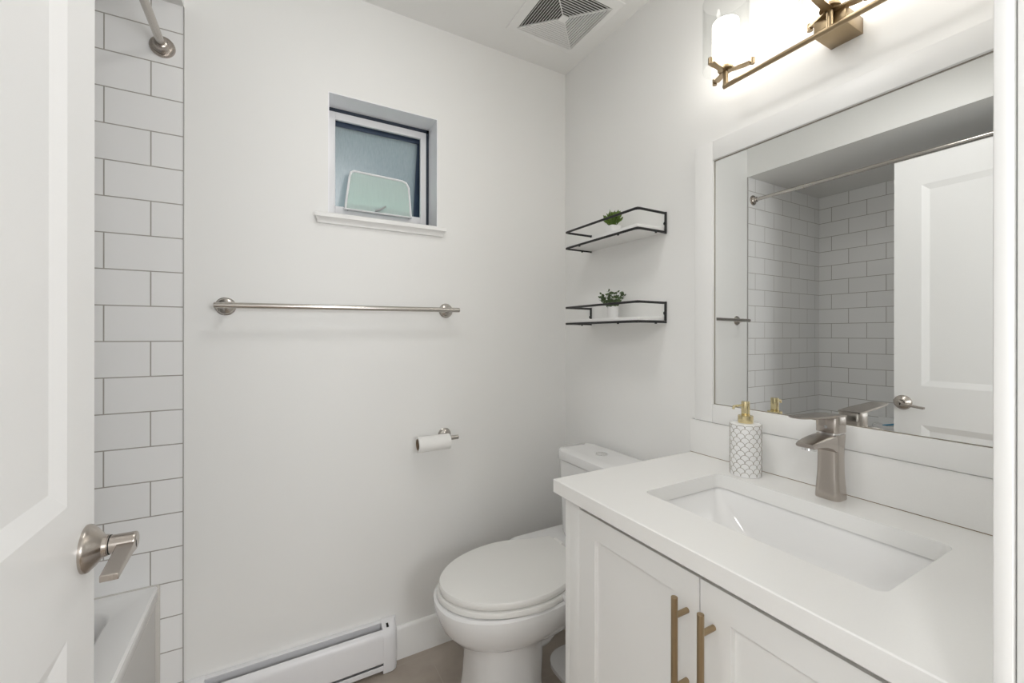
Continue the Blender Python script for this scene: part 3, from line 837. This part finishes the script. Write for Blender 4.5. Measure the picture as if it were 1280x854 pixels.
p0 = Vector((qx, qy, KZ + .1835)); tube(bm, [p0 + dv * .010, p0 + dv * .034, p0 + dv * .041 + Vector((0, 0, -.001)), p0 + dv * .043 + Vector((0, 0, -.008))], [.0033, .0030, .0030, .0028], 14)
obj('pump_head', bm, M['gold'], pc)

# ------------------------------------------------------------------ toilet
TY = 1.224
toi = thing('toilet', 'white two piece toilet with closed lid standing between vanity and back wall', 'toilet', (.8, TY, 0))
def egg(xt, xb, hw, hb, z, n=40, e=0.0, xm=.70):
    """closed outline: elongated front at xt, squared back at xb with half width hb"""
    pts = []
    up = []
    for k in range(n + 1):
        th = pi / 2 * k / n
        up.append((xm - (xm - xt) * cos(th) ** 1.0, hw * sin(th)))
    m_ = 10
    for k in range(1, m_ + 1):
        t = k / m_
        x = xm + (xb - xm) * t; s = t * t * (3 - 2 * t)
        up.append((x, hw + (hb - hw) * s))
    return [(x, TY + y, z) for x, y in up] + [(x, TY - y, z) for x, y in reversed(up[1:])]
bm = NB()
LZ = .4400
loft(bm, [egg(.448, .915, .172, .120, LZ - .0230), egg(.4415, .918, .1785, .125, LZ - .0205), egg(.4395, .919, .1805, .126, LZ - .0150),
          egg(.4400, .919, .180, .126, LZ - .0060), egg(.4430, .917, .177, .124, LZ - .0015), egg(.4500, .912, .170, .118, LZ), egg(.62, .80, .06, .04, LZ + .0015)])
lid = obj('seat_lid', bm, M['seat'], toi)
bm = NB()
loft(bm, [egg(.4385, .900, .183, .125, LZ - .0420), egg(.4345, .905, .187, .128, LZ - .0395), egg(.4335, .905, .188, .128, LZ - .033), egg(.4365, .903, .185, .127, LZ - .0260), egg(.442, .90, .18, .125, LZ - .0245)])
obj('seat_ring', bm, M['seat'], toi)
for s in (-1, 1):
    bm = NB(); lathe(bm, [(.011, 0), (.011, .046), (.009, .048), (0, .048)], (.925, TY + s * .075 - .023 , LZ - .012), (0, 1, 0), 20)
    obj('seat_hinge', bm, M['seat'], toi)
# bowl: rim down through the belly to the foot, one continuous surface
def oval(xf, xb, hw, z, n=48, p=2.2, xm=None):
    xm = xf + (xb - xf) * .5 if xm is None else xm
    pts = []
    for k in range(n):
        th = 2 * pi * k / n; c_, s_ = cos(th), sin(th)
        rx = (xb - xm) if c_ > 0 else (xm - xf)
        pts.append((xm + math.copysign(abs(c_) ** (2 / p), c_) * rx, TY + math.copysign(abs(s_) ** (2 / p), s_) * hw, z))
    return pts
bm = NB()
Z = LZ - .0435
loft(bm, [oval(.50, .86, .12, Z - .001), oval(.432, .955, .180, Z), oval(.4250, .965, .187, Z - .006), oval(.4240, .965, .188, Z - .018), oval(.430, .960, .184, Z - .045),
          oval(.443, .950, .173, Z - .080), oval(.467, .930, .154, Z - .110), oval(.500, .900, .130, Z - .130), oval(.520, .850, .119, Z - .140), oval(.528, .80, .1155, Z - .150), oval(.531, .775, .114, Z - .18, p=2.6),
          oval(.527, .765, .116, .12, p=2.8), oval(.517, .77, .121, .03, p=2.8), oval(.514, .772, .123, .012, p=2.8), oval(.514, .772, .123, 0.0, p=2.8)])
obj('bowl', bm, M['china'], toi)
# trapway and rear foot behind the pedestal
bm = NB()
tube(bm, [(.68, TY, .26), (.76, TY, .270), (.84, TY, .305), (.93, TY, .325), (1.0, TY, .30), (1.03, TY, .22), (1.03, TY, .10), (1.03, TY, .02)], [.105, .102, .088, .080, .075, .068, .068, .085], 28)
loft(bm, [rrect(.99, TY, .12, .105, .08, 0), rrect(.99, TY, .12, .105, .08, .014), rrect(.99, TY, .105, .09, .07, .026)])
obj('trapway', bm, M['china'], toi)
for s in (-1, 1):
    bm = NB(); lathe(bm, [(.013, 0), (.0125, .010), (.009, .017), (0, .019)], (.985, TY + s * .088, .0255), n=24); obj('bolt_cap', bm, M['seat'], toi)
# raised rear deck wrapping the back of the lid
bm = NB()
def deck(hw, x0, x1, z, r=.07): return rrect((x0 + x1) / 2, TY, (x1 - x0) / 2, hw, r, z, 8)
loft(bm, [deck(.11, .82, 1.10, .27, .06), deck(.14, .80, 1.12, .31, .06), deck(.190, .780, 1.135, .355, .07), deck(.215, .768, 1.140, .380, .07), deck(.223, .762, 1.143, .400, .07), deck(.224, .760, 1.144, LZ - .032, .07), deck(.222, .763, 1.142, LZ - .0255, .067), deck(.17, .82, 1.10, LZ - .0245, .05)])
obj('rear_deck', bm, M['china'], toi)
# tank
def tank_ring(hw, x0, z, r=.05, x1=1.150): x0 = x0 - .010; r = r - .012; return rrect((x0 + x1) / 2, TY + .007, (x1 - x0) / 2, hw, r, z, 8)
bm = NB()
loft(bm, [tank_ring(.150, 1.005, LZ - .024, .05, 1.145), tank_ring(.158, 1.000, LZ - .005, .05), tank_ring(.167, .997, .56, .055), tank_ring(.175, .993, .7140, .06)])
obj('tank', bm, M['china'], toi)
bm = NB()
loft(bm, [tank_ring(.176, .992, .7160, .06), tank_ring(.180, .988, .7180, .064), tank_ring(.181, .986, .724, .066), tank_ring(.181, .986, .7420, .066), tank_ring(.180, .988, .7500, .064), tank_ring(.171, .997, .7550, .058), tank_ring(.14, 1.03, .7560, .04, 1.12)])
tl = obj('tank_lid', bm, M['china'], toi)
bm = NB(); lathe(bm, [(.0225, -.001), (.0225, .0022), (.0210, .0034), (.0200, .0026), (0, .0028)], (1.0730, 1.231, .7560), n=40); fb = obj('flush_button', bm, M['chrome'], tl)

# ------------------------------------------------------------------ vanity light
BX, BZ = 1.0780, 1.8880
vl = thing('vanity_light', 'brushed brass bar light with lit glass cylinder shades above the mirror', 'wall lamp', (XW, .487, 1.93))
bm = NB(); box(bm, 1.0890, XW, .4555, .5200, 1.8915, 1.928, .0012); obj('backplate', bm, M['brass'], vl)
bm = NB(); tube(bm, [(BX, .2350, BZ), (BX, .7385, BZ)], .0062, 24)
tube(bm, [(BX, .487, BZ), (1.092, .487, BZ + .012)], .006, 16)
obj('bar', bm, M['brass'], vl, bevel=.0005)
def make_lamp(y):
    o = bpy.data.objects.new('lamp_holder', None)
    bm = NB(); az = 1.9300
    tube(bm, [(BX, y, BZ), (BX, y, az)], .0068, 20)
    for a in (180, 300, 60):
        d = Vector((cos(radians(a)), sin(radians(a)), 0)); p = Vector((-d.y, d.x, 0))
        o_ = Vector((BX, y, az)); w_ = .0085
        secs = []
        for r_, dz in ((.0, -.001), (.020, -.001), (.045, .001), (.0580, .003)):
            c_ = o_ + d * r_ + Vector((0, 0, dz))
            secs.append([c_ - p * w_ - Vector((0, 0, .002)), c_ + p * w_ - Vector((0, 0, .002)), c_ + p * w_ + Vector((0, 0, .002)), c_ - p * w_ + Vector((0, 0, .002))])
        loft(bm, secs, smooth=False)
        tube(bm, [o_ + d * .0640 + Vector((0, 0, -.002)), o_ + d * .0640 + Vector((0, 0, .014))], .0062, 16)
        tube(bm, [o_ + d * .050 + Vector((0, 0, .004)), o_ + d * .066 + Vector((0, 0, .004))], .0035, 10)
    lathe(bm, [(.0200, .0), (.0200, .006), (.0150, .007), (.0150, .014), (0, .014)], (BX, y, az + .001), n=36)
    h_ = obj('lamp_holder', bm, M['brass'], vl)
    bm = NB(); lathe(bm, [(.0612, .0), (.0625, .003), (.0625, .185), (.0612, .187), (.0600, .185), (.0600, .003), (.0612, 0)], (BX, y, 1.9370), n=64, cap0=False, cap1=False)
    # shade sits inside the three grips
    for v in bm.verts: v.co.x = BX + (v.co.x - BX) * .93; v.co.y = y + (v.co.y - y) * .93
    obj('glass_shade', bm, M['glass'], h_)
    bm = NB(); lathe(bm, [(.0120, 0), (.0330, .004), (.0330, .112), (.0325, .1135), (0, .1135)], (BX, y, az + .016), n=40)
    obj('frosted_tube', bm, M['bulb'], h_)
for y in (.7325, .4818, .2420): make_lamp(y)
